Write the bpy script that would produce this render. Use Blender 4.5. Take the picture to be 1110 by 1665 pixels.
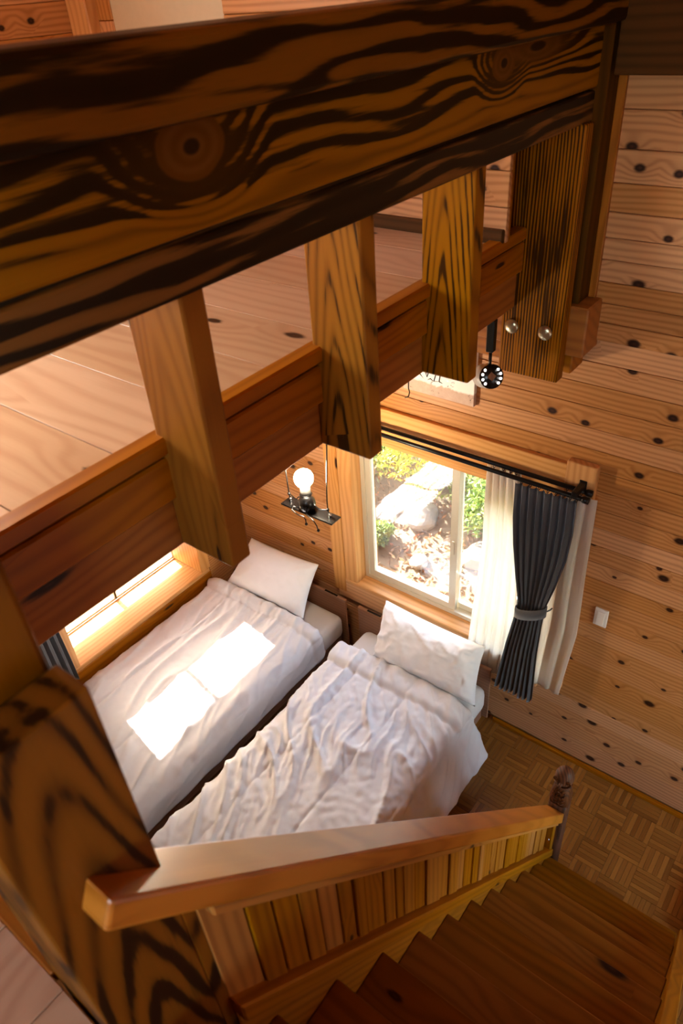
import bpy, bmesh, math, random
from mathutils import Vector, Matrix, noise
import numpy as np
random.seed(7)
S = bpy.context.scene
for o in list(bpy.data.objects): bpy.data.objects.remove(o)
COL = S.collection
PI = math.pi

# ------------------------------------------------------------------ camera, world, sun, exposure
def cam_axes(yaw, pitch, roll):
    cy, sy = math.cos(yaw), math.sin(yaw)
    f = Vector((-sy*math.cos(pitch), cy*math.cos(pitch), -math.sin(pitch)))
    r = Vector((cy, sy, 0)); u = r.cross(f)
    cr, sr = math.cos(roll), math.sin(roll)
    return cr*r+sr*u, -sr*r+cr*u, f
cd = bpy.data.cameras.new('camera'); cam = bpy.data.objects.new('camera', cd); COL.objects.link(cam)
cr_, cu_, cf_ = cam_axes(math.radians(40.07), math.radians(36.35), math.radians(-4.53))
M = Matrix((cr_, cu_, -cf_)).transposed().to_4x4(); M.translation = (0, 0, 4.0)
cam.matrix_world = M
cd.sensor_fit = 'VERTICAL'; cd.sensor_height = 36; cd.sensor_width = 24; cd.lens = 1178/1665*36
cd.clip_start = 0.02
cd.dof.use_dof = True; cd.dof.focus_distance = 4.3; cd.dof.aperture_fstop = 4.5
S.camera = cam

w = bpy.data.worlds.new('sky'); S.world = w; w.use_nodes = True
wt = w.node_tree; wt.nodes.clear()
sky = wt.nodes.new('ShaderNodeTexSky'); sky.sky_type = 'NISHITA'; sky.sun_disc = False
sky.sun_elevation = math.radians(39); sky.sun_rotation = math.radians(-80); sky.air_density = 1.6; sky.dust_density = 3.0
bg = wt.nodes.new('ShaderNodeBackground'); bg.inputs[1].default_value = 1.9
wo = wt.nodes.new('ShaderNodeOutputWorld')
wt.links.new(sky.outputs[0], bg.inputs[0]); wt.links.new(bg.outputs[0], wo.inputs[0])

sd = bpy.data.lights.new('sun_offscreen', 'SUN'); sd.energy = 40; sd.angle = math.radians(0.6); sd.color = (1, .96, .9)
so = bpy.data.objects.new('sun_offscreen', sd); COL.objects.link(so)
so.rotation_euler = Vector((0.85, -0.14, -0.70)).to_track_quat('-Z', 'Y').to_euler()
so.location = (-8, 2, 9)

def area(name, loc, direction, sx, sy, energy, color):
    d = bpy.data.lights.new(name, 'AREA'); d.shape = 'RECTANGLE'; d.size = sx; d.size_y = sy
    d.energy = energy; d.color = color
    o = bpy.data.objects.new(name, d); COL.objects.link(o); o.location = loc
    o.rotation_euler = Vector(direction).to_track_quat('-Z', 'Z').to_euler()
    return o
# daylight arriving through the openings of the room
area('window_right_offscreen', (2.3, 1.5, 1.5), (-1, .0, -.2), 1.6, 1.3, 7, (1, .97, .93))
area('window_back_offscreen', (.3, -2.7, 4.1), (0, 1, -.2), 2.0, 1.1, 18, (1, .96, .9))
area('window_loft_left_offscreen', (-3.55, .35, 4.1), (1, 0, -.5), 1.0, .8, 27, (.95, .98, 1))

vs = S.view_settings
vs.view_transform = 'Standard'; vs.look = 'None'; vs.gamma = 1; vs.exposure = 0.58; vs.use_curve_mapping = False

# ------------------------------------------------------------------ material helpers
def srgb(r, g, b):
    f = lambda c: (c/255/12.92) if c/255 <= .04045 else ((c/255+.055)/1.055)**2.4
    return (f(r), f(g), f(b), 1)
class NT:
    def __init__(s, name):
        s.m = bpy.data.materials.new(name); s.m.use_nodes = True; s.t = s.m.node_tree; s.t.nodes.clear()
        s.out = s.t.nodes.new('ShaderNodeOutputMaterial')
    def n(s, typ, **kw):
        x = s.t.nodes.new(typ)
        for k, v in kw.items(): setattr(x, k, v)
        return x
    def put(s, sock, v):
        if hasattr(v, 'is_output') or isinstance(v, bpy.types.NodeSocket): s.t.links.new(v, sock)
        else: sock.default_value = v
    def math(s, op, a, b=None, c=None, clamp=False):
        x = s.n('ShaderNodeMath', operation=op, use_clamp=clamp)
        s.put(x.inputs[0], a)
        if b is not None: s.put(x.inputs[1], b)
        if c is not None: s.put(x.inputs[2], c)
        return x.outputs[0]
    def step(s, v, lo, hi, a=0., b=1.):
        x = s.n('ShaderNodeMapRange', interpolation_type='SMOOTHSTEP')
        s.put(x.inputs[0], v); x.inputs[1].default_value = lo; x.inputs[2].default_value = hi
        x.inputs[3].default_value = a; x.inputs[4].default_value = b
        return x.outputs[0]
    def mix(s, f, a, b, mode='MIX'):
        x = s.n('ShaderNodeMix', data_type='RGBA', blend_type=mode)
        s.put(x.inputs[0], f); s.put(x.inputs[6], a); s.put(x.inputs[7], b)
        return x.outputs[2]
    def noise(s, vec, scale=1., detail=3., rough=.5, dist=0.):
        x = s.n('ShaderNodeTexNoise'); s.put(x.inputs['Vector'], vec)
        x.inputs['Scale'].default_value = scale; x.inputs['Detail'].default_value = detail
        x.inputs['Roughness'].default_value = rough; x.inputs['Distortion'].default_value = dist
        return x.outputs[0]
    def comb(s, a, b, c):
        x = s.n('ShaderNodeCombineXYZ'); s.put(x.inputs[0], a); s.put(x.inputs[1], b); s.put(x.inputs[2], c)
        return x.outputs[0]
    def bsdf(s, col, rough=.5, bump=None, bstr=.2, bdist=.01, **kw):
        p = s.n('ShaderNodeBsdfPrincipled'); s.put(p.inputs['Base Color'], col); s.put(p.inputs['Roughness'], rough)
        for k, v in kw.items(): s.put(p.inputs[k], v)
        if bump is not None:
            b = s.n('ShaderNodeBump'); b.inputs['Strength'].default_value = bstr; b.inputs['Distance'].default_value = bdist
            s.put(b.inputs['Height'], bump); s.t.links.new(b.outputs[0], p.inputs['Normal'])
        return p
    def done(s, shader):
        s.t.links.new(shader.outputs[0] if hasattr(shader, 'outputs') else shader, s.out.inputs[0]); return s.m

def wood(name, light, dark, knot=(45, 22, 12), ring=55, rd=3.0, slope=.0, contrast=.75, ks=(3.2, 9.), kthr=.55, ksz=.11,
         burn=0., burncol=(38, 20, 8), burn_lo=.5, rough=.42, tone=.25, fibre=.35, cath=0., coat=0.0, centre=.0, spec=.2, knot_at=(), light_v=None, nbw=.75):
    g = NT(name)
    A = g.n('ShaderNodeAttribute', attribute_name='gco')
    oi = g.n('ShaderNodeObjectInfo')
    sp = g.n('ShaderNodeSeparateXYZ'); g.put(sp.inputs[0], A.outputs['Vector'])
    rnd = oi.outputs['Random']
    u = g.math('MULTIPLY_ADD', rnd, 31.7, sp.outputs[0])
    v0 = sp.outputs[1]
    v = g.math('MULTIPLY_ADD', rnd, 7.31, v0)
    ww = g.math('MULTIPLY_ADD', rnd, 3.77, sp.outputs[2])
    n1 = g.noise(g.comb(g.math('MULTIPLY', u, 1.1), g.math('MULTIPLY', v, 5.), g.math('MULTIPLY', ww, 5.)), 1., 2.)
    n2 = g.noise(g.comb(g.math('MULTIPLY', u, 6.), g.math('MULTIPLY', v, 160.), g.math('MULTIPLY', ww, 160.)), 1., 3., .6)
    n3 = g.noise(g.comb(g.math('MULTIPLY', u, .9), g.math('MULTIPLY', v, 3.), g.math('MULTIPLY', ww, 3.)), 2.3, 3.)
    vo = g.n('ShaderNodeTexVoronoi', voronoi_dimensions='2D')
    g.put(vo.inputs['Vector'], g.comb(g.math('MULTIPLY', u, ks[0]), g.math('MULTIPLY', v, ks[1]), g.math('MULTIPLY', ww, ks[1]*.6)))
    vo.inputs['Scale'].default_value = 1.
    d = vo.outputs['Distance']
    sc = g.n('ShaderNodeSeparateColor'); g.put(sc.inputs[0], vo.outputs['Color'])
    pres = g.math('GREATER_THAN', sc.outputs[0], kthr)
    dn = g.math('MULTIPLY_ADD', g.math('SUBTRACT', n2, .5), .06, d)
    dn = g.math('DIVIDE', dn, g.math('MULTIPLY_ADD', sc.outputs[1], .8, .45))
    km = g.math('MULTIPLY', g.step(dn, ksz, ksz*.45), pres)
    halo = g.math('MULTIPLY', g.step(d, .5, .02), pres)
    for (ku, kv, ru, rv) in knot_at:
        e1 = g.math('POWER', g.math('DIVIDE', g.math('SUBTRACT', sp.outputs[0], ku), ru), 2.)
        e2 = g.math('POWER', g.math('DIVIDE', g.math('SUBTRACT', v0, kv), rv), 2.)
        de = g.math('POWER', g.math('ADD', e1, e2), .5)
        de = g.math('MULTIPLY_ADD', g.math('SUBTRACT', n3, .5), .5, de)
        km = g.math('MAXIMUM', km, g.step(de, 1.0, .9)); halo = g.math('ADD', halo, g.step(de, 2.6, .8))
        d = g.math('MINIMUM', d, g.math('MULTIPLY', de, ksz))
    # flat-sawn rings: hyperbola-like arches from a tilted cone, bent round the knots
    if cath > 0:
        q = g.math('POWER', g.math('ADD', g.math('POWER', g.math('ADD', v0, centre), 2.), .0004), .5)
        base = g.math('ADD', g.math('MULTIPLY', q, ring), g.math('MULTIPLY', u, cath*ring*.12))
    else:
        base = g.math('MULTIPLY', g.math('ADD', v, g.math('MULTIPLY', ww, .8)), ring)
    rc = g.math('ADD', base, g.math('MULTIPLY', n1, rd))
    rc = g.math('ADD', rc, g.math('MULTIPLY', halo, 2.6 if knot_at else 1.3))
    band = g.math('MULTIPLY_ADD', g.math('SINE', g.math('MULTIPLY', rc, 2*PI)), .5, .5)
    band = g.math('POWER', band, 1.6)
    f = g.math('MULTIPLY', band, contrast)
    f = g.math('MULTIPLY_ADD', g.math('SUBTRACT', n2, .5), fibre, f)
    f = g.math('MULTIPLY_ADD', g.math('SUBTRACT', n3, .5), .5, f, clamp=True)
    col = g.mix(f, srgb(*light), srgb(*dark))
    if burn > 0:
        nb = g.noise(g.comb(g.math('MULTIPLY', u, 1.5), g.math('MULTIPLY', v, 7.), g.math('MULTIPLY', ww, 7.)), 1., 3., .55)
        ns = g.noise(g.comb(g.math('MULTIPLY', u, 2.2), g.math('MULTIPLY', v, 42.), g.math('MULTIPLY', ww, 42.)), 1., 4., .65)
        bm_ = g.math('ADD', g.math('MULTIPLY', band, .30), g.math('MULTIPLY', nb, nbw))
        bm_ = g.math('ADD', bm_, g.math('MULTIPLY', g.math('SUBTRACT', ns, .5), .75))
        if light_v is not None:
            bm_ = g.math('SUBTRACT', bm_, g.math('MULTIPLY', g.step(v0, light_v+.02, light_v-.02), .5))
        bm_ = g.math('ADD', bm_, g.math('MULTIPLY', halo, .10))
        bm_ = g.math('MULTIPLY', g.step(bm_, burn_lo, burn_lo+.16), burn)
        col = g.mix(bm_, col, srgb(*burncol))
    kr = g.mix(g.step(d, ksz*.35, 0.), srgb(*knot), srgb(*(min(255, int(c*1.5)) for c in knot)))
    if knot_at:
        rk = g.math('MULTIPLY_ADD', g.math('SINE', g.math('MULTIPLY', d, 16./ksz)), .5, .5)
        kr = g.mix(g.math('MULTIPLY', rk, .75), kr, srgb(*dark))
        kr = g.mix(g.step(d, ksz*.32, ksz*.2), kr, srgb(52, 32, 14))
    col = g.mix(g.math('MULTIPLY', halo, .28, clamp=True), col, srgb(*dark))
    col = g.mix(km, col, kr)
    t = g.math('MULTIPLY_ADD', rnd, tone, 1-tone*.5)
    hs = g.n('ShaderNodeHueSaturation'); g.put(hs.inputs['Color'], col); g.put(hs.inputs['Value'], t)
    g.put(hs.inputs['Saturation'], g.math('MULTIPLY_ADD', rnd, -.15, 1.07))
    h = g.math('ADD', g.math('MULTIPLY', band, -.4), g.math('MULTIPLY', n2, .5))
    return g.done(g.bsdf(hs.outputs[0], rough, h, .18, .002, **{'Coat Weight': coat, 'Coat Roughness': .3, 'Specular IOR Level': spec}))

def plain(name, col, rough=.5, metal=0., nscale=0, namt=.1, bump=0., **kw):
    g = NT(name); c = srgb(*col)
    if nscale:
        tc = g.n('ShaderNodeTexCoord')
        n = g.noise(tc.outputs['Object'], nscale, 4.)
        cc = g.mix(n, tuple(x*(1-namt) for x in c[:3])+(1,), tuple(min(1, x*(1+namt)) for x in c[:3])+(1,))
        return g.done(g.bsdf(cc, rough, n if bump else None, bump, .004, Metallic=metal, **kw))
    return g.done(g.bsdf(c, rough, Metallic=metal, **kw))

def fabric(name, col, rough=.9, scale=900, tint=None, transl=0., sheen=.15, bstr=.12):
    g = NT(name); tc = g.n('ShaderNodeTexCoord')
    a = g.noise(tc.outputs['Object'], scale, 2.); b = g.noise(tc.outputs['Object'], 9, 3.)
    c = srgb(*col); c2 = srgb(*(tint or [int(x*.93) for x in col]))
    cc = g.mix(g.math('MULTIPLY_ADD', a, .4, g.math('MULTIPLY', b, .5)), c, c2)
    p = g.bsdf(cc, rough, a, bstr, .002, **{'Sheen Weight': sheen, 'Specular IOR Level': .2})
    if transl:
        t = g.n('ShaderNodeBsdfTranslucent'); g.put(t.inputs[0], cc)
        x = g.n('ShaderNodeMixShader'); x.inputs[0].default_value = transl
        g.t.links.new(p.outputs[0], x.inputs[1]); g.t.links.new(t.outputs[0], x.inputs[2])
        return g.done(x)
    return g.done(p)

MT = {}
MT['wall'] = wood('knotty_cedar_boards', (196, 138, 86), (152, 96, 50), ring=42, rd=3.5, contrast=.6, ks=(6., 8.5), kthr=.66, ksz=.2, rough=.45, tone=.28, spec=.2)
MT['trimwood'] = wood('pale_trim_wood', (214, 158, 100), (178, 116, 60), ring=30, rd=2.5, contrast=.5, ks=(1.6, 7), kthr=.7, ksz=.09, rough=.4, tone=.15)
MT['joist'] = wood('amber_joist_wood', (166, 98, 14), (126, 68, 6), ring=22, rd=3., contrast=.55, ks=(1.4, 6), kthr=.72, ksz=.09, rough=.42, tone=.12, spec=.2)
kw_ = dict(ks=(1.1, 5.), kthr=.86, ksz=.22, knot=(112, 72, 34), burn=.95, rough=.42, tone=.05, fibre=.3, spec=.1)
MT['burnt'] = wood('scorched_rail_wood', (122, 76, 10), (78, 45, 4), ring=24, rd=4.5, contrast=.7, burn_lo=.33, burncol=(30, 18, 5), **kw_)
MT['burntknot'] = wood('scorched_knotty_rail_wood', (150, 100, 36), (98, 60, 12), ring=20, rd=4.5, contrast=.6, burn_lo=.38, burncol=(30, 18, 5), knot_at=((10.993, .066, .085, .058), (12.13, .07, .07, .045)), light_v=-.025, **kw_)
kp_ = dict(ks=(1.6, 7.), kthr=.6, ksz=.1, rough=.42, tone=.1, fibre=.35, spec=.1)
MT['burntpost'] = wood('scorched_post_wood', (152, 94, 10), (104, 58, 4), ring=46, rd=3.2, contrast=.6, burn=.88, burn_lo=.60, cath=1.0, **kp_)
MT['chevron'] = wood('chevron_post_wood', (126, 76, 10), (82, 46, 5), ring=30, rd=3.0, contrast=.8, burn=.9, burn_lo=.52, cath=1.5, **kp_)
MT['plainpost'] = wood('amber_post_wood', (148, 90, 10), (112, 62, 4), ring=34, rd=2.5, contrast=.5, burn=.85, burn_lo=.80, cath=.8, **kp_)
MT['streakpost'] = wood('streaked_post_wood', (154, 94, 10), (98, 54, 4), ring=80, rd=3.0, contrast=.5, burn=.92, burn_lo=.68, nbw=1.15, burncol=(44, 24, 8), **kp_)
MT['handrail'] = wood('handrail_wood', (190, 122, 52), (146, 82, 22), ring=24, rd=3.5, contrast=.6, ks=(2., 9), kthr=.5, ksz=.1, rough=.4, tone=.05, cath=1.1, spec=.4, coat=.5)
MT['picket'] = wood('picket_wood', (166, 106, 20), (122, 68, 8), ring=40, rd=2., contrast=.6, ks=(3, 9), kthr=.7, ksz=.1, rough=.4, tone=.35)
MT['tread'] = wood('stair_tread_wood', (142, 88, 12), (104, 58, 4), ring=26, rd=3., contrast=.5, ks=(2.2, 6), kthr=.6, ksz=.14, rough=.5, tone=.25, spec=.15)
MT['loftfloor'] = wood('loft_floor_boards', (200, 162, 126), (172, 126, 90), ring=18, rd=3., contrast=.45, ks=(2.2, 5), kthr=.6, ksz=.09, rough=.3, tone=.18)
MT['walnut'] = wood('headboard_wood', (150, 108, 82), (116, 80, 58), ring=40, rd=2., contrast=.4, ks=(1, 3), kthr=.99, rough=.45, tone=.06)
MT['darkbeam'] = wood('dark_beam_wood', (84, 50, 8), (52, 30, 4), ring=30, rd=2., contrast=.5, ks=(1, 3), kthr=.9, rough=.7, tone=.05, spec=.1)
MT['carved'] = wood('carved_dark_wood', (100, 58, 32), (50, 28, 14), ring=60, rd=5., contrast=.8, ks=(6, 12), kthr=.7, rough=.55, tone=.05)
MT['parquet'] = wood('parquet_strip_wood', (150, 98, 40), (112, 68, 20), ring=60, rd=2., contrast=.35, ks=(3, 9), kthr=.97, rough=.32, tone=.3)
MT['plaster'] = plain('beige_plaster', (196, 178, 150), .9, nscale=30, namt=.06, bump=.2)
MT['black'] = plain('black_enamel', (14, 13, 13), .25)
MT['blackmetal'] = plain('black_curtain_rod_metal', (28, 27, 27), .35, .6)
MT['chrome'] = plain('chrome', (200, 200, 200), .15, 1.)
MT['steel'] = plain('bolt_steel', (190, 180, 150), .3, .9, nscale=60, namt=.2)
MT['alu'] = plain('champagne_window_frame', (206, 196, 172), .35, .2)
MT['whiteplastic'] = plain('white_plastic', (236, 230, 220), .35)
MT['greyplastic'] = plain('grey_plastic', (176, 172, 166), .4)
MT['socketgrey'] = plain('socket_grey', (70, 68, 64), .5)
MT['mattress'] = fabric('mattress_cloth', (220, 214, 208), scale=300)
MT['duvetwhite'] = fabric('white_duvet_cloth', (220, 217, 217), scale=420, tint=(202, 199, 200), bstr=.25)
MT['pillow'] = fabric('white_pillow_cotton', (236, 233, 233), scale=600)
MT['curtain'] = fabric('charcoal_curtain_cloth', (70, 71, 76), rough=.55, scale=900, sheen=.3)
MT['sheer'] = fabric('sheer_voile', (250, 246, 236), scale=900, transl=.68, sheen=0)
g = NT('window_glass'); tr = g.n('ShaderNodeBsdfTransparent'); gl = g.n('ShaderNodeBsdfGlossy'); gl.inputs['Roughness'].default_value = .0
fr = g.n('ShaderNodeFresnel'); ge = g.n('ShaderNodeNewGeometry'); g.put(fr.inputs[0], g.math('MULTIPLY_ADD', ge.outputs['Backfacing'], 1/1.5-1.5, 1.5))
mx = g.n('ShaderNodeMixShader'); g.t.links.new(g.math('MULTIPLY', fr.outputs[0], 3.5, clamp=True), mx.inputs[0])
g.t.links.new(tr.outputs[0], mx.inputs[1]); g.t.links.new(gl.outputs[0], mx.inputs[2]); MT['glass'] = g.done(mx)
g = NT('lit_bulb_glass'); em = g.n('ShaderNodeEmission'); em.inputs[0].default_value = (1, .84, .62, 1); em.inputs[1].default_value = 300; MT['bulb'] = g.done(em)
g = NT('lit_led_dot'); em = g.n('ShaderNodeEmission'); em.inputs[0].default_value = (1, .95, .9, 1); em.inputs[1].default_value = 4; MT['led'] = g.done(em)

# ------------------------------------------------------------------ mesh helpers
def gco(me, axis=None, off=None):
    n = len(me.vertices); co = np.empty(n*3, 'f'); me.vertices.foreach_get('co', co); co = co.reshape(-1, 3)
    if axis is None:
        ext = co.max(0)-co.min(0); i = int(np.argmax(ext)); axis = [0, 0, 0]; axis[i] = 1
        rest = sorted([j for j in range(3) if j != i], key=lambda j: -ext[j])
        b = [0, 0, 0]; b[rest[0]] = 1; c = [0, 0, 0]; c[rest[1]] = 1
    else:
        a = Vector(axis).normalized(); hlp = Vector((1, 0, 0)) if abs(a.x) < .9 else Vector((0, 1, 0))
        b = a.cross(hlp).normalized(); c = a.cross(b); axis = a
    Rm = np.array([list(axis), list(b), list(c)], 'f')
    q = co@Rm.T
    if off is None: off = (random.uniform(0, 40), 0, 0)
    q = q+np.array(off, 'f')
    at = me.attributes.new('gco', 'FLOAT_VECTOR', 'POINT'); at.data.foreach_set('vector', q.astype('f').ravel())
def obj(name, bm, mat, parent=None, loc=(0, 0, 0), axis=None, off=None, smooth=False, autos=False):
    me = bpy.data.meshes.new(name); bmesh.ops.recalc_face_normals(bm, faces=bm.faces); bm.to_mesh(me); bm.free()
    if mat: me.materials.append(MT[mat] if isinstance(mat, str) else mat)
    if smooth: me.polygons.foreach_set('use_smooth', [True]*len(me.polygons))
    gco(me, axis, off)
    o = bpy.data.objects.new(name, me); COL.objects.link(o); o.location = loc
    if parent: o.parent = parent
    return o
def tag(o, label=None, cat=None, group=None, kind=None):
    if label: o['label'] = label
    if cat: o['category'] = cat
    if group: o['group'] = group
    if kind: o['kind'] = kind
    return o
def empty(name, loc=(0, 0, 0), label=None, cat=None, group=None, kind=None):
    o = bpy.data.objects.new(name, None); COL.objects.link(o); o.location = loc; o.empty_display_size = .1
    return tag(o, label, cat, group, kind)
def ploc(parent):
    v = Vector((0, 0, 0)); p = parent
    while p: v += p.location; p = p.parent
    return v
def bbox(bm, x0, x1, y0, y1, z0, z1):
    vs_ = [bm.verts.new((x, y, z)) for x in (x0, x1) for y in (y0, y1) for z in (z0, z1)]
    for f in ((0, 1, 3, 2), (4, 6, 7, 5), (0, 4, 5, 1), (2, 3, 7, 6), (0, 2, 6, 4), (1, 5, 7, 3)): bm.faces.new([vs_[i] for i in f])
def bev(bm, r, seg=1):
    if r: bmesh.ops.bevel(bm, geom=list(bm.edges), offset=r, segments=seg, profile=.5, affect='EDGES', clamp_overlap=True)
def box(name, X, Y, Z, mat, parent=None, b=.003, seg=1, axis=None, off=None):
    c = Vector(((X[0]+X[1])/2, (Y[0]+Y[1])/2, (Z[0]+Z[1])/2)); bm = bmesh.new()
    bbox(bm, X[0]-c.x, X[1]-c.x, Y[0]-c.y, Y[1]-c.y, Z[0]-c.z, Z[1]-c.z); bev(bm, b, seg)
    return obj(name, bm, mat, parent, c-ploc(parent), axis, off)
def struct(o): o['kind'] = 'structure'; return o
def prism_yz(name, pts, X, mat, parent=None, b=.003, axis=None, seg=1, off=None):
    """polygon in the YZ plane extruded in X"""
    c = Vector(((X[0]+X[1])/2, sum(p[0] for p in pts)/len(pts), sum(p[1] for p in pts)/len(pts))); bm = bmesh.new()
    a = [bm.verts.new((X[0]-c.x, y-c.y, z-c.z)) for y, z in pts]; d = [bm.verts.new((X[1]-c.x, y-c.y, z-c.z)) for y, z in pts]
    n = len(pts); bm.faces.new(a); bm.faces.new(d[::-1])
    for i in range(n): bm.faces.new((a[i], a[(i+1) % n], d[(i+1) % n], d[i]))
    bev(bm, b, seg)
    return obj(name, bm, mat, parent, c-ploc(parent), axis, off)
def tube_bm(bm, pts, r, seg=8, cap=True):
    pts = [Vector(p) for p in pts]; rings = []; n = len(pts); prev = None
    for i, p in enumerate(pts):
        t = (pts[min(i+1, n-1)]-pts[max(i-1, 0)]).normalized()
        if prev is None:
            h = Vector((0, 0, 1)) if abs(t.z) < .9 else Vector((1, 0, 0)); a = t.cross(h).normalized()
        else: a = (prev-t*prev.dot(t)).normalized()
        prev = a; b = t.cross(a); rr = r[i] if isinstance(r, (list, tuple)) else r
        rings.append([bm.verts.new(p+(a*math.cos(k*2*PI/seg)+b*math.sin(k*2*PI/seg))*rr) for k in range(seg)])
    for i in range(n-1):
        for k in range(seg): bm.faces.new((rings[i][k], rings[i][(k+1) % seg], rings[i+1][(k+1) % seg], rings[i+1][k]))
    if cap: bm.faces.new(rings[0][::-1]); bm.faces.new(rings[-1])
def tube(name, pts, r, mat, parent=None, seg=8, smooth=True):
    c = Vector(pts[0]); bm = bmesh.new(); tube_bm(bm, [Vector(p)-c for p in pts], r, seg)
    return obj(name, bm, mat, parent, c-ploc(parent), smooth=smooth)
def sphere(name, c, r, mat, parent=None, sc=(1, 1, 1), seg=20):
    bm = bmesh.new(); bmesh.ops.create_uvsphere(bm, u_segments=seg, v_segments=max(8, seg*2//3), radius=r)
    bmesh.ops.scale(bm, vec=sc, verts=bm.verts)
    return obj(name, bm, mat, parent, Vector(c)-ploc(parent), smooth=True)
def torus_bm(bm, c, R_, r, ax='X', seg=16, sub=6):
    pts = []
    for i in range(seg):
        a = i*2*PI/seg; q = (math.cos(a)*R_, math.sin(a)*R_)
        pts.append({'X': (0, q[0], q[1]), 'Y': (q[0], 0, q[1]), 'Z': (q[0], q[1], 0)}[ax])
    rings = []
    for i, p in enumerate(pts):
        p = Vector(p); nrm = p.normalized(); axv = Vector({'X': (1, 0, 0), 'Y': (0, 1, 0), 'Z': (0, 0, 1)}[ax])
        rings.append([bm.verts.new(Vector(c)+p+(nrm*math.cos(k*2*PI/sub)+axv*math.sin(k*2*PI/sub))*r) for k in range(sub)])
    for i in range(seg):
        for k in range(sub):
            bm.faces.new((rings[i][k], rings[i][(k+1) % sub], rings[(i+1) % seg][(k+1) % sub], rings[(i+1) % seg][k]))
def grid_obj(name, P, mat, parent=None, thick=0., sub=0, loc=None, closed=False):
    """P[i][j] -> smooth surface"""
    bm = bmesh.new(); n, m = len(P), len(P[0]); c = Vector(loc) if loc is not None else Vector(P[0][0])
    V = [[bm.verts.new(Vector(P[i][j])-c) for j in range(m)] for i in range(n)]
    for i in range(n-1):
        for j in range(m-1): bm.faces.new((V[i][j], V[i+1][j], V[i+1][j+1], V[i][j+1]))
    o = obj(name, bm, mat, parent, c-ploc(parent), smooth=True)
    if thick:
        md = o.modifiers.new('thickness', 'SOLIDIFY'); md.thickness = thick; md.offset = 0
    return o
def nz(x, y, z=0): return noise.noise(Vector((x, y, z)))

# ------------------------------------------------------------------ the setting
XL, XR, YN, YS, ZC = -3.4, 2.2, 2.893, -2.6, 5.4
LF = 3.19      # loft floor level
LD = 2.70      # landing level
fl = struct(box('floor', (XL-.4, XR), (YS, YN+.02), (-.2, -.012), 'parquet', b=0))
# basket-weave parquet blocks where they can be told apart
def parquet_mesh():
    bm = bmesh.new(); s = .15; n = 6; wd = s/n
    for k in range(n):
        b2 = bmesh.new(); x0 = -s/2+k*wd
        bbox(b2, x0+.0006, x0+wd-.0006, -s/2+.0006, s/2-.0006, -.012, -random.random()*.0008); bev(b2, .0008)
        me_ = bpy.data.meshes.new('t'); b2.to_mesh(me_); b2.free(); bm.from_mesh(me_); bpy.data.meshes.remove(me_)
    return bm
g = NT('parquet_block_wood')
A = g.n('ShaderNodeAttribute', attribute_name='gco'); oi = g.n('ShaderNodeObjectInfo')
sp = g.n('ShaderNodeSeparateXYZ'); g.put(sp.inputs[0], A.outputs['Vector'])
idx = g.math('FLOOR', g.math('MULTIPLY', g.math('ADD', sp.outputs[0], .075), 40.))
wn = g.n('ShaderNodeTexWhiteNoise', noise_dimensions='2D')
g.put(wn.inputs['Vector'], g.comb(idx, g.math('MULTIPLY', oi.outputs['Random'], 97.), 0))
nf = g.noise(g.comb(g.math('MULTIPLY', sp.outputs[0], 180.), g.math('MULTIPLY', sp.outputs[1], 9.), g.math('MULTIPLY', oi.outputs['Random'], 50.)), 1., 3.)
alt = g.math('MULTIPLY', g.math('MODULO', g.math('ADD', idx, 10.), 2.), .32)
fac = g.math('ADD', g.math('MULTIPLY', wn.outputs[0], .5), g.math('MULTIPLY_ADD', g.math('SUBTRACT', nf, .5), .6, alt), clamp=True)
MT['parqblock'] = g.done(g.bsdf(g.mix(fac, srgb(166, 112, 48), srgb(108, 66, 20)), .34, nf, .1, .001, **{'Specular IOR Level': .4}))
pm = []
for k in range(3):
    me = bpy.data.meshes.new('parquet_block'); b_ = parquet_mesh(); b_.to_mesh(me); b_.free(); gco(me, (1, 0, 0), (0, 0, 0))
    at = me.attributes['gco']; n = len(me.vertices); co = np.empty(n*3, 'f'); me.vertices.foreach_get('co', co); at.data.foreach_set('vector', co)
    me.materials.append(MT['parqblock']); pm.append(me)
flo = ploc(fl)
cnt = 0
for i in range(-11, 9):
    for j in range(0, 15):
        x = -.075+.15*i; y = YN-.075-.15*j
        if y < .8 or cnt >= 300 or (x > .6 and y < 2.0): continue
        o = bpy.data.objects.new('parquet_block', pm[random.randrange(3)]); COL.objects.link(o); o.parent = fl
        o.location = Vector((x, y, 0))-flo; o.rotation_euler.z = (PI/2 if (i+j) % 2 else 0)+PI*random.randrange(2); cnt += 1

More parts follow.
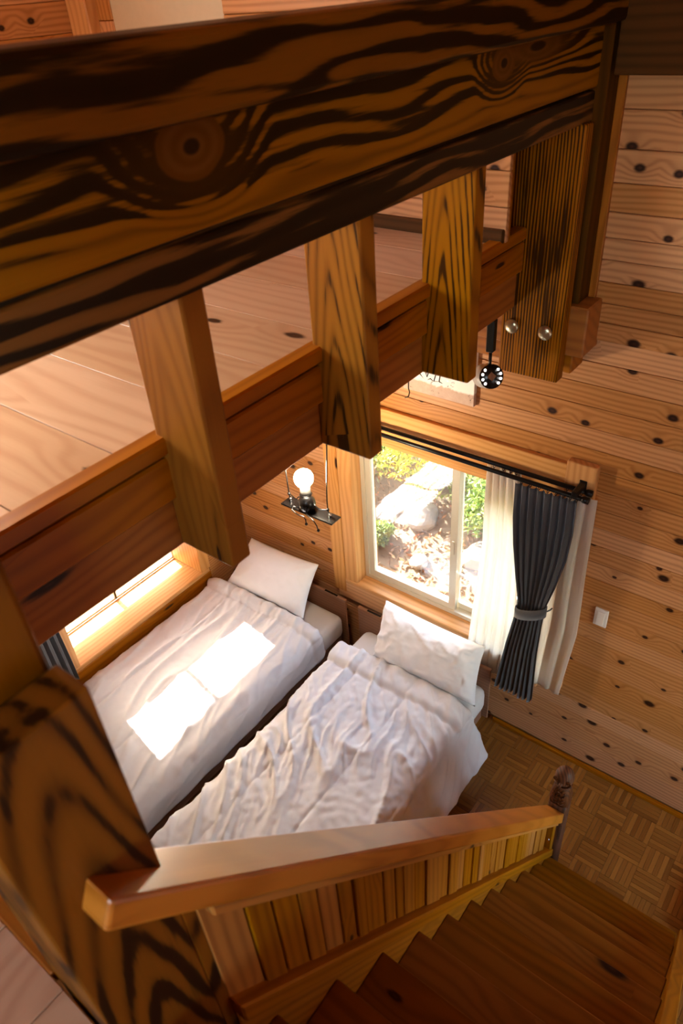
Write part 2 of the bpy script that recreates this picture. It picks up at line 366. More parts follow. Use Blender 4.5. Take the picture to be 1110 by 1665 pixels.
# window wall: backing with the window opening, boards proud of it
WX0, WX1, WZ0, WZ1 = -2.30, -1.02, .70, 1.86
bm = bmesh.new(); T0, T1 = YN+.0, YN+.16
for X, Z in (((XL-.4, WX0-.02), (-.2, ZC)), ((WX1+.02, XR), (-.2, ZC)), ((WX0-.02, WX1+.02), (-.2, WZ0-.02)), ((WX0-.02, WX1+.02), (WZ1+.02, ZC))):
    bbox(bm, X[0], X[1], T0, T1, Z[0], Z[1])
wn_ = struct(obj('wall_north', bm, 'trimwood', None, (0, 0, 0)))
rows = [3.681, 3.569, 3.443, 3.33, 3.228, 3.134, 3.051, 2.965, 2.88, 2.80, 2.72]
z = 2.72
while z > .12: z -= .1045; rows.append(z)
rows[-1] = 0.035
OX0, OX1, OZ0, OZ1 = -2.42, -.93, .60, 2.10     # cased opening
for k in range(len(rows)-1):
    z1, z0 = rows[k], rows[k+1]; up = z1 > 2.73
    th = .036 if up else .02
    segs = [(XL, XR)]
    if up: segs = [(-1.0, XR)]
    elif z0 < OZ1-.02 and z1 > OZ0+.02: segs = [(XL, OX0), (OX1, XR)]
    for s0, s1 in segs:
        box('wall_board', (s0, s1), (YN-th, YN), (z0+.0012, z1-.0012), 'wall', wn_, b=.003 if up else .002)
struct(box('baseboard_north', (-1.25, XR), (YN-.045, YN-.02), (0, .034), 'joist', b=.006))
struct(box('trim_1', (-.99, XR), (YN-.15, YN), (3.683, 4.3), 'darkbeam', b=.004))            # dark beam across the wall
# left wall with a low light and an added, unseen high light
WY0, WY1 = 1.33, 2.42
bm = bmesh.new()
for Y, Z in (((YS, WY0), (-.2, ZC)), ((WY1, YN+.16), (-.2, ZC)), ((WY0, WY1), (-.2, .555)), ((WY0, WY1), (1.56, ZC))):
    if Z[1] == ZC and Y[0] == YS:
        for Y2, Z2 in (((YS, -.2), (-.2, ZC)), ((-.2, .9), (-.2, 3.55)), ((-.2, .9), (4.65, ZC)), ((.9, WY0), (-.2, ZC))): bbox(bm, XL-.33, XL-.02, Y2[0], Y2[1], Z2[0], Z2[1])
    else: bbox(bm, XL-.33, XL-.02, Y[0], Y[1], Z[0], Z[1])
wl = struct(obj('wall_left', bm, 'trimwood'))
z = .035
k = 0
while z < 5.2:
    z1 = z+.12
    if not (2.85 < z < LF-.05):
        segs = [(YS, YN-.02)]
        if z1 > .5 and z < 1.6: segs = [(YS, WY0-.07), (WY1+.07, YN-.02)]
        if z1 > 3.55 and z < 4.65: segs = [(YS, -.2), (.9, YN-.02)]
        for s0, s1 in segs: box('wall_board', (XL-.02, XL), (s0, s1), (z+.001, z1-.001), 'wall', wl, b=.002)
    z = z1
# right wall with two window openings, back wall, ceiling
bm = bmesh.new()
for Y, Z in (((YS, .7), (-.2, 3.5)), ((2.3, YN+.16), (-.2, 3.5)), ((.7, 2.3), (-.2, .85)), ((.7, 2.3), (2.15, 3.5)), ((YS, YN+.16), (3.5, ZC))):
    bbox(bm, XR, XR+.15, Y[0], Y[1], Z[0], Z[1])
struct(obj('wall_right', bm, 'wall'))
bm = bmesh.new()
for X, Z in (((XL-.4, -.7), (-.2, ZC)), ((1.3, XR+.15), (-.2, ZC)), ((-.7, 1.3), (-.2, 3.55)), ((-.7, 1.3), (4.65, ZC))): bbox(bm, X[0], X[1], YS-.15, YS, Z[0], Z[1])
struct(obj('wall_back', bm, 'wall'))
bm = bmesh.new(); bbox(bm, XL-.4, XR+.15, YS-.15, YN+.16, ZC, ZC+.15); struct(obj('ceiling', bm, 'wall'))

# loft floor, its boards and its rim
lf = struct(box('floor_loft', (XL, -1.26), (YS, 2.64), (LF-.10, LF-.03), 'joist', b=0))
y = .742-.252*12
while y < 2.45:
    y1 = min(y+.252, 2.455)
    if y1 > YS: box('floor_board', (XL, -1.225), (max(y, YS)+.0015, y1-.0015), (LF-.03, LF), 'loftfloor', lf, b=.0008)
    y += .252
t = struct(box('trim_2', (-1.255, -1.20), (YS, 2.64), (LF-.034, LF+.012), 'joist', b=.006))     # nosing along the floor edge
struct(box('trim_3', (-1.29, -1.21), (YS, 2.653), (LF-.16, LF-.046), 'joist', b=.006))           # upper rim board
struct(box('trim_4', (-1.36, -1.232), (YS, 2.653), (2.88, LF-.162), 'joist', b=.006))           # lower rim beam
for i in range(5):
    struct(box('trim_%d' % (5+i), (XL, -1.36), (-.6+.62*i, -.52+.62*i), (2.95, LF-.10), 'joist', b=.004))
struct(box('trim_10', (XL, -.95), (2.715, YN-.02), (2.693, 2.90), 'joist', b=.006))              # beam under the loft along the wall
struct(box('trim_11', (XL, -1.0), (2.745, YN-.02), (2.60, 2.692), 'joist', b=.006))
# inner loft wall: boards, dark baseboard, plaster bay
bm = bmesh.new(); bbox(bm, XL, -1.20, 2.475, 2.495, LF, ZC-.02); wlo = struct(obj('wall_loft', bm, 'joist'))
z = LF+.001
while z < 5.2:
    for s0, s1 in (((XL+.14, -1.195),) if z < 3.72 else ((XL+.14, -3.16), (-2.47, -1.195))):
        box('wall_board', (s0, s1), (2.455, 2.475), (z+.0012, z+.1188), 'wall', wlo, b=.003)
    z += .12
box('plaster_bay', (-3.16, -2.47), (2.462, 2.475), (3.79, 5.2), 'plaster', wlo, b=0)
struct(box('baseboard_loft', (XL+.14, -1.20), (2.435, 2.455), (LF, LF+.05), 'darkbeam', b=.003))
struct(box('trim_12', (XL, XL+.14), (2.40, 2.475), (LF, 5.2), 'trimwood', b=.006))
struct(box('trim_13', (-1.15, -1.005), (2.745, YN-.036), (2.902, 4.4), 'darkbeam', b=.004))     # dark corner post behind the bolted post
struct(box('trim_14', (-1.005, -.975), (YN-.056, YN-.036), (2.902, 3.683), 'joist', b=.003))
# landing the stair comes down from
ld = struct(box('floor_landing', (-1.2, .9), (-2.2, .06), (LD-.14, LD-.028), 'joist', b=0))
x = -.726-.169*3
while x < .9:
    box('floor_board', (max(x, -1.2)+.001, min(x+.169, .9)-.001), (-2.2, .0625), (LD-.028, LD), 'loftfloor', ld, b=.002); x += .169
struct(box('trim_30', (-.552, .9), (.062, .09), (LD-.03, LD+.004), 'joist', b=.003))
struct(box('trim_15', (-1.2, -.76), (.062, .09), (LD-.03, LD+.004), 'joist', b=.003))
struct(box('trim_16', (.145, .19), (2.2, 2.84), (0, .07), 'trimwood', b=.004))
ROWS_DONE = True
#@@OBJECTS@@
# ------------------------------------------------------------------ window in the north wall
wi = empty('window_1', (-1.66, YN+.1, WZ0), kind='structure')
Yf = YN+.05     # inner face of the aluminium frame
def rect_frame(name, X, Z, Y, wd, mat, parent, b=.003):
    bm = bmesh.new(); c = Vector(((X[0]+X[1])/2, (Y[0]+Y[1])/2, (Z[0]+Z[1])/2))
    for a, b_ in (((X[0], X[0]+wd), Z), ((X[1]-wd, X[1]), Z), ((X[0]+wd, X[1]-wd), (Z[0], Z[0]+wd)), ((X[0]+wd, X[1]-wd), (Z[1]-wd, Z[1]))):
        bbox(bm, a[0]-c.x, a[1]-c.x, Y[0]-c.y, Y[1]-c.y, b_[0]-c.z, b_[1]-c.z)
    return obj(name, bm, mat, parent, c-ploc(parent))
rect_frame('frame', (WX0, WX1), (WZ0, WZ1), (Yf, Yf+.10), .028, 'alu', wi)
for X, Y in (((WX0+.02, -1.615), Yf+.012), ((-1.665, WX1-.02), Yf+.05)):
    s = rect_frame('sash', X, (WZ0+.022, WZ1-.022), (Y, Y+.03), .047, 'alu', wi)
    box('pane', (X[0]+.045, X[1]-.045), (Y+.013, Y+.017), (WZ0+.066, WZ1-.066), 'glass', s, b=0)
    if X[0] < -2: box('pull', (X[1]-.036, X[1]-.016), (Y-.006, Y), (1.18, 1.28), 'alu', s, b=.003)
    else: box('transom_bar', (X[0]+.045, X[1]-.045), (Y+.02, Y+.034), (.965, .985), 'whiteplastic', s, b=.002)
# casing boards round it
cs = [('left', (-2.50, -2.40), (YN-.055, YN-.02), (.575, 2.10)), ('jambl', (-2.40, WX0), (YN-.05, YN+.06), (WZ0-.02, WZ1+.03)),
      ('head', (-2.40, -.99), (YN-.05, YN-.018), (WZ1+.03, 2.10)), ('headin', (-2.40, -.99), (YN-.045, YN+.06), (WZ1, WZ1+.03)),
      ('right', (-.99, -.845), (YN-.062, YN-.02), (.60, 2.13)), ('jambr', (WX1, -.93), (YN-.045, YN+.06), (WZ0, WZ1)),
      ('sill', (-2.40, -.99), (YN-.055, YN+.075), (WZ0-.03, WZ0)), ('apron', (-2.47, -.99), (YN-.05, YN-.018), (.52, WZ0-.031))]
for i, (n_, X, Y, Z) in enumerate(cs): struct(box('trim_%d' % (17+i), X, Y, Z, 'trimwood', b=.004))

# ------------------------------------------------------------------ left window: low light, sill, high light added to shape the sun on the bed
w2 = empty('window_2', (XL-.2, 1.875, .59), kind='structure')
def yz_frame(name, Y, Z, X, wd, parent):
    bm = bmesh.new(); c = Vector(((X[0]+X[1])/2, (Y[0]+Y[1])/2, (Z[0]+Z[1])/2))
    for a, b_ in (((Y[0], Y[0]+wd), Z), ((Y[1]-wd, Y[1]), Z), ((Y[0]+wd, Y[1]-wd), (Z[0], Z[0]+wd)), ((Y[0]+wd, Y[1]-wd), (Z[1]-wd, Z[1]))):
        bbox(bm, X[0]-c.x, X[1]-c.x, a[0]-c.y, a[1]-c.y, b_[0]-c.z, b_[1]-c.z)
    return obj(name, bm, 'alu', parent, c-ploc(parent))
for Z in ((.59, .74), (1.235, 1.558)):
    for Y in ((WY0, 1.88), (1.87, WY1)):
        s = yz_frame('sash', Y, Z, (XL-.33, XL-.30), .018, w2)
        box('pane', (XL-.318, XL-.314), (Y[0]+.018, Y[1]-.018), (Z[0]+.018, Z[1]-.018), 'glass', s, b=0)
struct(box('trim_25', (XL-.30, XL+.012), (WY0-.06, WY1+.06), (.555, .588), 'trimwood', b=.004))
struct(box('trim_26', (XL-.02, XL+.012), (WY0-.07, WY1+.07), (.44, .553), 'joist', b=.004))
struct(box('trim_27', (XL-.30, XL+.012), (WY1-.014, WY1+.07), (.59, 1.56), 'trimwood', b=.004))
struct(box('trim_28', (XL-.30, XL+.012), (WY0-.07, WY0+.014), (.59, 1.56), 'trimwood', b=.004))
struct(box('trim_29', (XL-.335, XL-.295), (WY0, WY1), (.741, 1.234), 'trimwood', b=.004))  # added unseen board, blocks sun between the lights to split it into two patches

# ------------------------------------------------------------------ loft railing
lr = empty('loft_railing', (-1.12, 1.5, LF), 'heavy scorched timber guard rail with bolted boards along the loft edge', 'railing')
Y0, Y1 = -.6, 2.85
box('cap_rail', (-1.12, -.972), (Y0, 2.87), (3.832, 3.955), 'burnt', lr, b=.012, seg=2, off=(3.3, 0, 0))
box('upper_rail', (-1.13, -1.04), (Y0, Y1), (3.648, 3.830), 'burntknot', lr, b=.008, seg=2, off=(11.2, .02, 0))
box('lower_rail', (-1.15, -1.045), (Y0, Y1-.02), (3.545, 3.640), 'burnt', lr, b=.008, seg=2, off=(21.2, 0, 0))
for i, y in enumerate((.285, .838, 1.397, 1.95)):
    box('baluster', (-1.232, -1.052), (y, y+.061), (2.888, 3.55), ('burntpost', 'plainpost', 'burntpost', 'burntpost')[i], lr, b=.006, seg=2, off=(5.3*i+2.2, .012, 0))
bp = box('bolted_post', (-1.288, -1.02), (2.652, 2.715), (2.592, 3.55), 'streakpost', lr, b=.008, seg=2, off=(33.1, .03, 0))
for x in (-1.238, -1.092):
    bm = bmesh.new(); bmesh.ops.create_uvsphere(bm, u_segments=16, v_segments=10, radius=.031); bmesh.ops.scale(bm, vec=(1, .5, 1), verts=bm.verts)
    b_ = obj('bolt', bm, 'steel', bp, Vector((x, 2.652, 2.80))-ploc(bp), smooth=True); b_['label'] = 'domed steel bolt head'

# near corner post of the loft and stair
cp = empty('corner_post', (-.70, .16, 0), 'massive dark chevron-grained newel post where the stair handrail starts', 'post')
box('post_shaft', (-.76, -.612), (.068, .212), (0, 4.6), 'chevron', cp, b=.008, seg=2, off=(7.7, .03, 0))
box('post_casing', (-.612, -.553), (.064, .219), (.9, 3.412), 'chevron', cp, b=.004, seg=2, off=(14.1, .0, 0))

box('post_lower_casing', (-.612, -.553), (.2185, .2405), (.9, 2.901), 'chevron', cp, b=.002, seg=2, off=(25.4, .01, 0))
# ------------------------------------------------------------------ stair
SX0, SX1 = -.546, .122
RS, GO = .21, .179
st = empty('staircase', (-.2, 1.2, 0), 'steep closed staircase of dark brown pine treads descending to the parquet', 'staircase')
for k in range(1, 13):
    z = .2+RS*(k-1); y = 2.11-GO*(k-1)
    box('tread', (SX0, SX1), (y-GO-.035, y), (z-.032, z), 'tread', st, b=.004, seg=2)
    box('riser', (SX0+.002, SX1-.002), (y-.045, y-.028), (max(z-RS, 0), z-.033), 'tread', st, b=.001)
sl = RS/GO
def sz(y, off): return .2+(2.11-y)*sl+off
def iz(y): return 2.455-(y-.321)*1.217    # top of the bottom rail
for X in ((-.598, SX0-.001), (SX1+.001, SX1+.045)):
    if X[0] < 0: pts = [(2.118, 0), (2.118, iz(2.118)-.069), (.241, iz(.241)-.069), (.241, sz(.241, -.30)), (1.92, 0)]
    else: pts = [(2.08, 0), (2.08, sz(2.08, .07)), (.095, sz(.095, .07)), (.095, sz(.095, -.30)), (1.92, 0)]
    prism_yz('stringer', pts, X, 'picket', st, b=.003, axis=(0, 1, -sl))
# handrail panel of the stair
sr = empty('stair_railing', (-.55, 1.2, 0), 'sloping stair balustrade with broad honey-coloured handrail and close vertical pickets', 'railing')
def hz(y): return 3.152-(y-.13)*1.276     # top of the handrail
prism_yz('handrail', [(.13, hz(.13)), (2.122, hz(2.122)), (2.122, hz(2.122)-.085), (.108, hz(.108)-.072)], (-.598, -.506), 'handrail', sr, b=.006, seg=2, axis=(0, 1, -1.276), off=(4.4, .0, 0))
prism_yz('handrail_moulding', [(.25, hz(.25)-.08), (2.121, hz(2.121)-.08), (2.121, hz(2.121)-.125), (.25, hz(.25)-.125)], (-.585, -.522), 'picket', sr, b=.004, axis=(0, 1, -1.276))
prism_yz('bottom_rail', [(.241, iz(.241)), (2.121, iz(2.121)), (2.121, iz(2.121)-.07), (.241, iz(.241)-.07)], (-.604, -.522), 'picket', sr, b=.004, axis=(0, 1, -1.217))
edges = []
y = .2405
seq = [.079, .056, .058, .052, .058, .05, .036, .076, .046, .04, .052, .058]
k = 0
while y < 2.0:
    wd = seq[k % len(seq)]; y1 = min(y+wd, 2.03)
    gap = .007 if k % 2 == 1 else .0025
    prism_yz('picket', [(y, iz(y)-.01), (y1-gap, iz(y1)-.01), (y1-gap, hz(y1)-.115), (y, hz(y)-.115)], (-.575+random.uniform(-.002, .002), -.548+random.uniform(-.003, .003)), 'picket', sr, b=.002, axis=(0, 0, 1))
    y = y1; k += 1
box('end_stile', (-.58, -.53), (2.075, 2.12), (iz(2.10)-.02, hz(2.10)-.1), 'picket', sr, b=.003)
for z_ in (.62, .50): 
    q = sphere('screw_head', (-.528, 2.02, z_), .007, 'chrome', sr, (.5, 1, 1), 10)
# carved newel
nw = empty('newel_post', (-.55, 2.165, 0), 'dark carved newel post with a rounded bird-like head at the stair foot', 'post')
def loft_square(name, secs, mat, parent, seg=24):
    bm = bmesh.new(); rings = []
    for z, rx, ry, pw, ox, oy in secs:
        ring = []
        for i in range(seg):
            a = i*2*PI/seg; c_, s_ = math.cos(a), math.sin(a)
            x = math.copysign(abs(c_)**(2/pw), c_)*rx; y = math.copysign(abs(s_)**(2/pw), s_)*ry
            q = nz(x*40, y*40, z*28)*.0035
            ring.append(bm.verts.new((ox+x*(1+q*20), oy+y*(1+q*20), z)))
        rings.append(ring)
    for i in range(len(rings)-1):
        for k in range(seg): bm.faces.new((rings[i][k], rings[i][(k+1) % seg], rings[i+1][(k+1) % seg], rings[i+1][k]))
    bm.faces.new(rings[0][::-1]); bm.faces.new(rings[-1])
    return obj(name, bm, mat, parent, (0, 0, 0), smooth=True, axis=(0, 0, 1))
loft_square('shaft', [(0, .046, .046, 6, 0, 0), (.3, .046, .046, 6, 0, 0), (.62, .046, .046, 6, 0, 0), (.66, .047, .047, 5, 0, 0)], 'carved', nw)
hd = loft_square('carved_body', [(.655, .048, .048, 4, 0, 0), (.70, .049, .049, 3.4, .001, 0), (.735, .046, .047, 2.8, 0, 0), (.76, .040, .041, 2.4, 0, 0), (.777, .034, .034, 2.1, 0, 0), (.785, .032, .032, 2, 0, 0)], 'carved', nw)
b_ = sphere('carved_head', (-.55, 2.165, .838), .046, 'carved', nw, (1.0, 1.0, 1.28), 24)
for x, y in ((-.578, 2.127), (-.516, 2.128)):
    bm = bmesh.new(); torus_bm(bm, (0, 0, 0), .011, .0035, 'Y'); obj('eye_ring', bm, 'carved', b_, Vector((x, y, .845))-ploc(b_), smooth=True)
    sphere('eye', (x, y+.002, .845), .007, 'carved', b_, seg=10)
bm = bmesh.new(); tube_bm(bm, [(0, 0, 0), (-.003, -.012, -.006), (-.004, -.018, -.022)], [.011, .008, .002], 10)
obj('beak', bm, 'carved', b_, Vector((-.548, 2.124, .830))-ploc(b_), smooth=True)
for i in range(4):
    for s in (-1, 1):
        bm = bmesh.new(); tube_bm(bm, [(s*.03, -.046, .77-i*.028), (s*.016, -.0495, .752-i*.028), (s*.002, -.0495, .765-i*.028)], .0035, 6)
        obj('carved_feather', bm, 'carved', hd, (0, 0, 0), smooth=True)
bm = bmesh.new(); torus_bm(bm, (0, 0, 0), .037, .006, 'Z', 24); obj('neck_ring', bm, 'carved', nw, (0, 0, .785), smooth=True)

# ------------------------------------------------------------------ beds
def make_bed(xc, width, label, y0, y1, side, hx):
    b = empty('bed', (xc, (y0+y1)/2, 0), label, 'bed', 'two single beds')
    h = width/2
    box('bed_frame', (xc-h+.02, xc+h-.02), (y0+.02, y1-.02), (.14, .24), 'walnut', b, b=.006)
    for x in (xc-h+.07, xc+h-.07):
        for y in (y0+.12, y1-.12): box('leg', (x-.03, x+.03), (y-.03, y+.03), (0, .139), 'walnut', b, b=.004)
    hb = box('headboard', (hx-.5, hx+.5), (2.765, 2.78), (.12, .555), 'walnut', b, b=.002)
    box('headboard_shelf', (hx-.5, hx+.5), (2.762, 2.786), (.555, .572), 'walnut', b, b=.002)
    bx_ = hx+.5-.13 if side > 0 else hx-.5+.13
    ou = box('outlet', (bx_-.055, bx_+.055), (2.767, 2.782), (.570, .5745), 'black', hb, b=.001)
    # mattress with rounded corners
    bm = bmesh.new(); bbox(bm, -h, h, y0-(y0+y1)/2, y1-(y0+y1)/2, .242, .43); bev(bm, .05, 4)
    o = obj('mattress', bm, 'mattress', b, (0, 0, 0), smooth=True)
    return b
make_bed(-2.855, .97, 'single bed standing along the left wall under the low window', .82, 2.757, 1, -2.855)
make_bed(-1.715, .92, 'single bed standing under the big window beside the grey curtain', .82, 2.757, -1, -1.75)

def duvet(name, xc, half, hangl, hangr, y0, y1, top, mat, label, seed, amp, flare, dirn, foldw, grp):
    NA, NB = 170, 200; r = .085; P = []
    L = hangl+half; R_ = hangr+half
    for i in range(NA+1):
        row = []; s = -L+(L+R_)*i/NA
        for j in range(NB+1):
            t = j/NB; y = y0+(y1-y0)*t
            y += .018*nz(s*3+seed, 4.1) * (1 if t > .9 else .3)
            a = abs(s); sg = 1 if s > 0 else -1
            e = half-r
            if a < e: x = a; z = 0.; nx, nzv = 0., 1.
            else:
                q = a-e; arc = r*PI/2
                if q < arc: th = q/r; x = e+r*math.sin(th); z = -r*(1-math.cos(th)); nx, nzv = math.sin(th), math.cos(th)
                else:
                    dn = q-arc; fl_ = flare if sg > 0 else .12
                    x = half+dn*fl_; z = -r-dn*math.sqrt(max(0, 1-fl_*fl_)); nx, nzv = .96, .2
            # soft quilted loft with wrinkles
            cd_, sn_ = math.cos(dirn), math.sin(dirn)
            uu = s*cd_+y*sn_; vv = -s*sn_+y*cd_
            wv = 1-abs(nz(uu*6.5+1.5*nz(vv*1.3, uu*1.1, seed), vv*1.25, seed))
            w2_ = 1-abs(nz(uu*15+nz(vv*3, uu*2, seed+9)*1.4, vv*2.6, seed+4))
            big = nz(s*1.6, y*1.4, seed+2)
            d = amp*(1.5*(wv**7-.3)+.75*(w2_**7-.3)*max(0, .6+1.2*nz(s*1.8, y*1.9, seed+6)))+.018*big
            d += amp*.25*nz(s*26, y*24, seed)
            # stitched quilting lines
            for c_ in (-.25, .12):
                d -= .008*math.exp(-((s-c_-.01*nz(y*3, c_*9, seed))/.012)**2)
            # folded band at the head
            tb = y1-y
            d += .026/(1+math.exp((tb-foldw-.015*nz(s*5, seed))/.012)) - .012*math.exp(-((tb-foldw-.01)/.018)**2)
            ed = min(tb, y-y0); 
            if ed < .05: d -= .05*(1-ed/.05)**2
            if a > half: d *= .45
            cr = .022*(1-min(1, (a/half))**2)
            px = xc+sg*x + (sg*nx*d if a >= e else 0); pz = top+z+d*nzv+cr
            hang_w = max(0, a-half)
            px += sg*.014*hang_w/.3*nz(y*4.5, seed+sg*3)
            row.append((px, y, max(pz, .05)))
        P.append(row)
    o = grid_obj(name, P, mat, None, .012, loc=(xc, (y0+y1)/2, .43))
    tag(o, label, 'duvet', grp); return o
duvet('duvet', -2.855, .505, .06, .18, .80, 2.50, .505, 'duvetwhite', 'pale duvet with a bright sun patch on the bed by the wall', 3., .011, .03, .25, .10, 'duvets')
duvet('duvet', -1.70, .478, .10, .33, .80, 2.50, .515, 'duvetwhite', 'white wrinkled duvet overhanging the bed nearer the stair', 8., .021, .42, .5, .17, 'duvets')

def pillow(bl, br, tr_, tl, puff, label, seed, grp, wk=1.):
    bl, br, tr_, tl = map(Vector, (bl, br, tr_, tl)); N = 46
    n = ((br-bl).cross(tl-bl)).normalized(); c = (bl+br+tr_+tl)/4
    bm = bmesh.new()
    sheets = []
    for sgn in (1, -1):
        V = []
        for i in range(N+1):
            row = []
            for j in range(N+1):
                u, v = i/N, j/N; U, W_ = 2*u-1, 2*v-1
                # edges pulled in between the corners
                pu = u+(.5-u)*.05*(1-W_*W_)*abs(U)**2; pv = v+(.5-v)*.06*(1-U*U)*abs(W_)**2
                p = bl*(1-pu)*(1-pv)+br*pu*(1-pv)+tr_*pu*pv+tl*(1-pu)*pv
                h = max(0, (1-abs(U)**3.2))**.5*max(0, (1-abs(W_)**3.2))**.5
                wr = wk*((1-abs(nz(U*3.6+seed+.7*nz(U*2, W_*2, seed), W_*1.3+U*1.2, seed)))**5*.022+(1-abs(nz(U*8+seed, W_*2.5, seed+3)))**5*.010)
                edge = h*(1-h)*2.2
                q = p+n*sgn*(puff*h*(1 if sgn > 0 else .55)+(wr-.012)*(.35+edge)*min(1, h*4))
                row.append(bm.verts.new(q-c))
            V.append(row)
        for i in range(N):
            for j in range(N): bm.faces.new((V[i][j], V[i+1][j], V[i+1][j+1], V[i][j+1]))
    bmesh.ops.remove_doubles(bm, verts=bm.verts, dist=.0006)
    o = obj('pillow', bm, 'pillow', None, c, smooth=True)
    return tag(o, label, 'pillow', grp)
pillow((-3.25, 2.50, .50), (-2.53, 2.515, .50), (-2.565, 2.765, .80), (-3.20, 2.765, .76), .085, 'plump smooth white pillow leaning on the bed under the hanging lamp', 2., 'bed pillows', .35)
pillow((-1.95, 2.515, .50), (-1.225, 2.535, .49), (-1.29, 2.755, .765), (-2.01, 2.762, .765), .14, 'creased white pillow leaning below the big window sill', 5., 'bed pillows', 1.25)

# ------------------------------------------------------------------ curtains and rods
def rod(name, y, z, x0, x1, label):
    r = empty(name, ((x0+x1)/2, y, z), label, 'curtain rod', 'double curtain rod')
    tube('rod', [(x0, y, z), (x1, y, z)], .0115, 'blackmetal', r, 12)
    tube('finial', [(x1-.004, y, z), (x1+.006, y, z), (x1+.03, y, z)], [.0125, .017, .017], 'blackmetal', r, 14)
    tube('finial', [(x0+.004, y, z), (x0-.006, y, z), (x0-.03, y, z)], [.0125, .017, .017], 'blackmetal', r, 14)
    return r
ra = rod('curtain_rod', 2.80, 2.012, -2.62, -.87, 'black curtain rod nearer the wall carrying the sheer voile')
rb = rod('curtain_rod', 2.745, 2.008, -2.62, -.865, 'black curtain rod in front carrying the charcoal curtain')
for x in (-2.50, -.90):
    box('bracket', (x-.014, x+.014), (2.725, YN-.062), (2.014, 2.044), 'blackmetal', ra, b=.004)
    box('bracket_plate', (x-.018, x+.018), (YN-.068, YN-.06), (1.985, 2.05), 'blackmetal', ra, b=.003)
def rings(parent, xs, y, z):
    bm = bmesh.new(); torus_bm(bm, (0, 0, 0), .014, .0022, 'X', 14, 5); first = None
    for x in xs:
        if first is None: o = first = obj('ring', bm, 'blackmetal', parent, Vector((x, y, z-.008))-ploc(parent), smooth=True)
        else:
            o = first.copy(); COL.objects.link(o); o.location = Vector((x, y, z-.008))-ploc(parent)
def cloth(name, rowsd, NU, mat, pleats, depth, yb, label, cat, seed, ybot=None, thick=.0015):
    """rowsd: list of (z, x0, x1, pleat amplitude factor)"""
    P = []; NV = 70; zs = [r[0] for r in rowsd]
    for j in range(NV+1):
        zq = zs[0]+(zs[-1]-zs[0])*j/NV
        k = 0
        while k < len(zs)-2 and zq < zs[k+1]: k += 1
        f = (zs[k]-zq)/(zs[k]-zs[k+1])
        x0, x1, am = [rowsd[k][q]*(1-f)+rowsd[k+1][q]*f for q in (1, 2, 3)]
        row = []
        for i in range(NU+1):
            u = i/NU; ph = u*pleats*2*PI+.7*nz(u*5, zq*.6, seed)*1.5
            x = x0+(x1-x0)*(u+.012*math.sin(ph*2+1))
            y = yb-depth*am*(math.sin(ph)+.25*math.sin(2*ph+1.2))+.012*nz(u*3, zq*2, seed)
            row.append((x, y, zq+(.012*nz(u*8, seed) if j == NV else 0)))
        P.append(row)
    o = grid_obj(name, P, mat, None, thick, loc=((rowsd[-1][1]+rowsd[-1][2])/2, yb, zs[-1]))
    return tag(o, label, cat)
c1 = cloth('curtain', [(1.985, -1.198, -.888, .5), (1.80, -1.19, -.882, .9), (1.62, -1.172, -.895, 1.), (1.42, -1.145, -.93, .9), (1.28, -1.122, -.962, .65), (1.21, -1.116, -.968, .5), (1.12, -1.128, -.972, .7), (.90, -1.16, -.975, .95), (.50, -1.205, -.968, 1.05)], 240, 'curtain', 8, .021, 2.742,
           'charcoal grey pleated curtain gathered by a tieback at the window', 'curtain', 3.)
# tieback band
bm = bmesh.new(); rr = []
for i in range(33):
    a = i*2*PI/32; rr.append((-1.043+.088*math.cos(a), 2.745+.042*math.sin(a)))
for i in range(32):
    (xa, ya), (xb, yb_) = rr[i], rr[i+1]
    sa = (xa+1.043)*.45; sb = (xb+1.043)*.45
    q = [bm.verts.new((xa+1.043, ya-2.745, -.035+sa)), bm.verts.new((xb+1.043, yb_-2.745, -.035+sb)), bm.verts.new((xb+1.043, yb_-2.745, .035+sb)), bm.verts.new((xa+1.043, ya-2.745, .035+sa))]
    bm.faces.new(q)
bmesh.ops.remove_doubles(bm, verts=bm.verts, dist=.0005)
tb = obj('tieback', bm, 'curtain', c1, Vector((-1.043, 2.745, 1.20))-ploc(c1), smooth=True); md = tb.modifiers.new('t', 'SOLIDIFY'); md.thickness = .004
tube('tieback_loop', [(-.957, 2.75, 1.24), (-.945, 2.765, 1.245), (-.94, 2.78, 1.25)], .004, 'curtain', c1)
rings(c1, [-1.165, -1.12, -1.075, -1.03, -.99, -.955, -.92, -.89], 2.745, 2.004)
c2 = cloth('sheer_curtain', [(1.99, -1.385, -1.20, .7), (1.5, -1.385, -1.16, 1.), (.9, -1.425, -1.15, 1.), (.50, -1.45, -1.17, .8)], 160, 'sheer', 5, .010, 2.812, 'white sheer voile hanging over the window left of the grey curtain', 'curtain', 6.)
c3 = cloth('sheer_curtain', [(1.985, -.96, -.815, .6), (1.6, -.99, -.81, .8), (1.1, -1.0, -.80, .7), (.60, -1.02, -.838, .5)], 120, 'sheer', 2.5, .010, 2.805, 'white sheer voile panel hanging against the wall beside the light switch', 'curtain', 9.)
rings(c2, [-1.34, -1.29, -1.25, -1.22], 2.803, 2.008); rings(c3, [-.96, -.89], 2.803, 2.008)
c4 = cloth('curtain', [(2.0, 1.0, 1.26, .6), (1.2, 1.02, 1.25, .9), (.535, 1.02, 1.26, 1.)], 90, 'curtain', 5, .016, 0, 'short charcoal curtain hanging at the low side window', 'curtain', 5.)
c4.rotation_euler.z = PI/2; c4.location = (XL+.04, 1.17, .535)

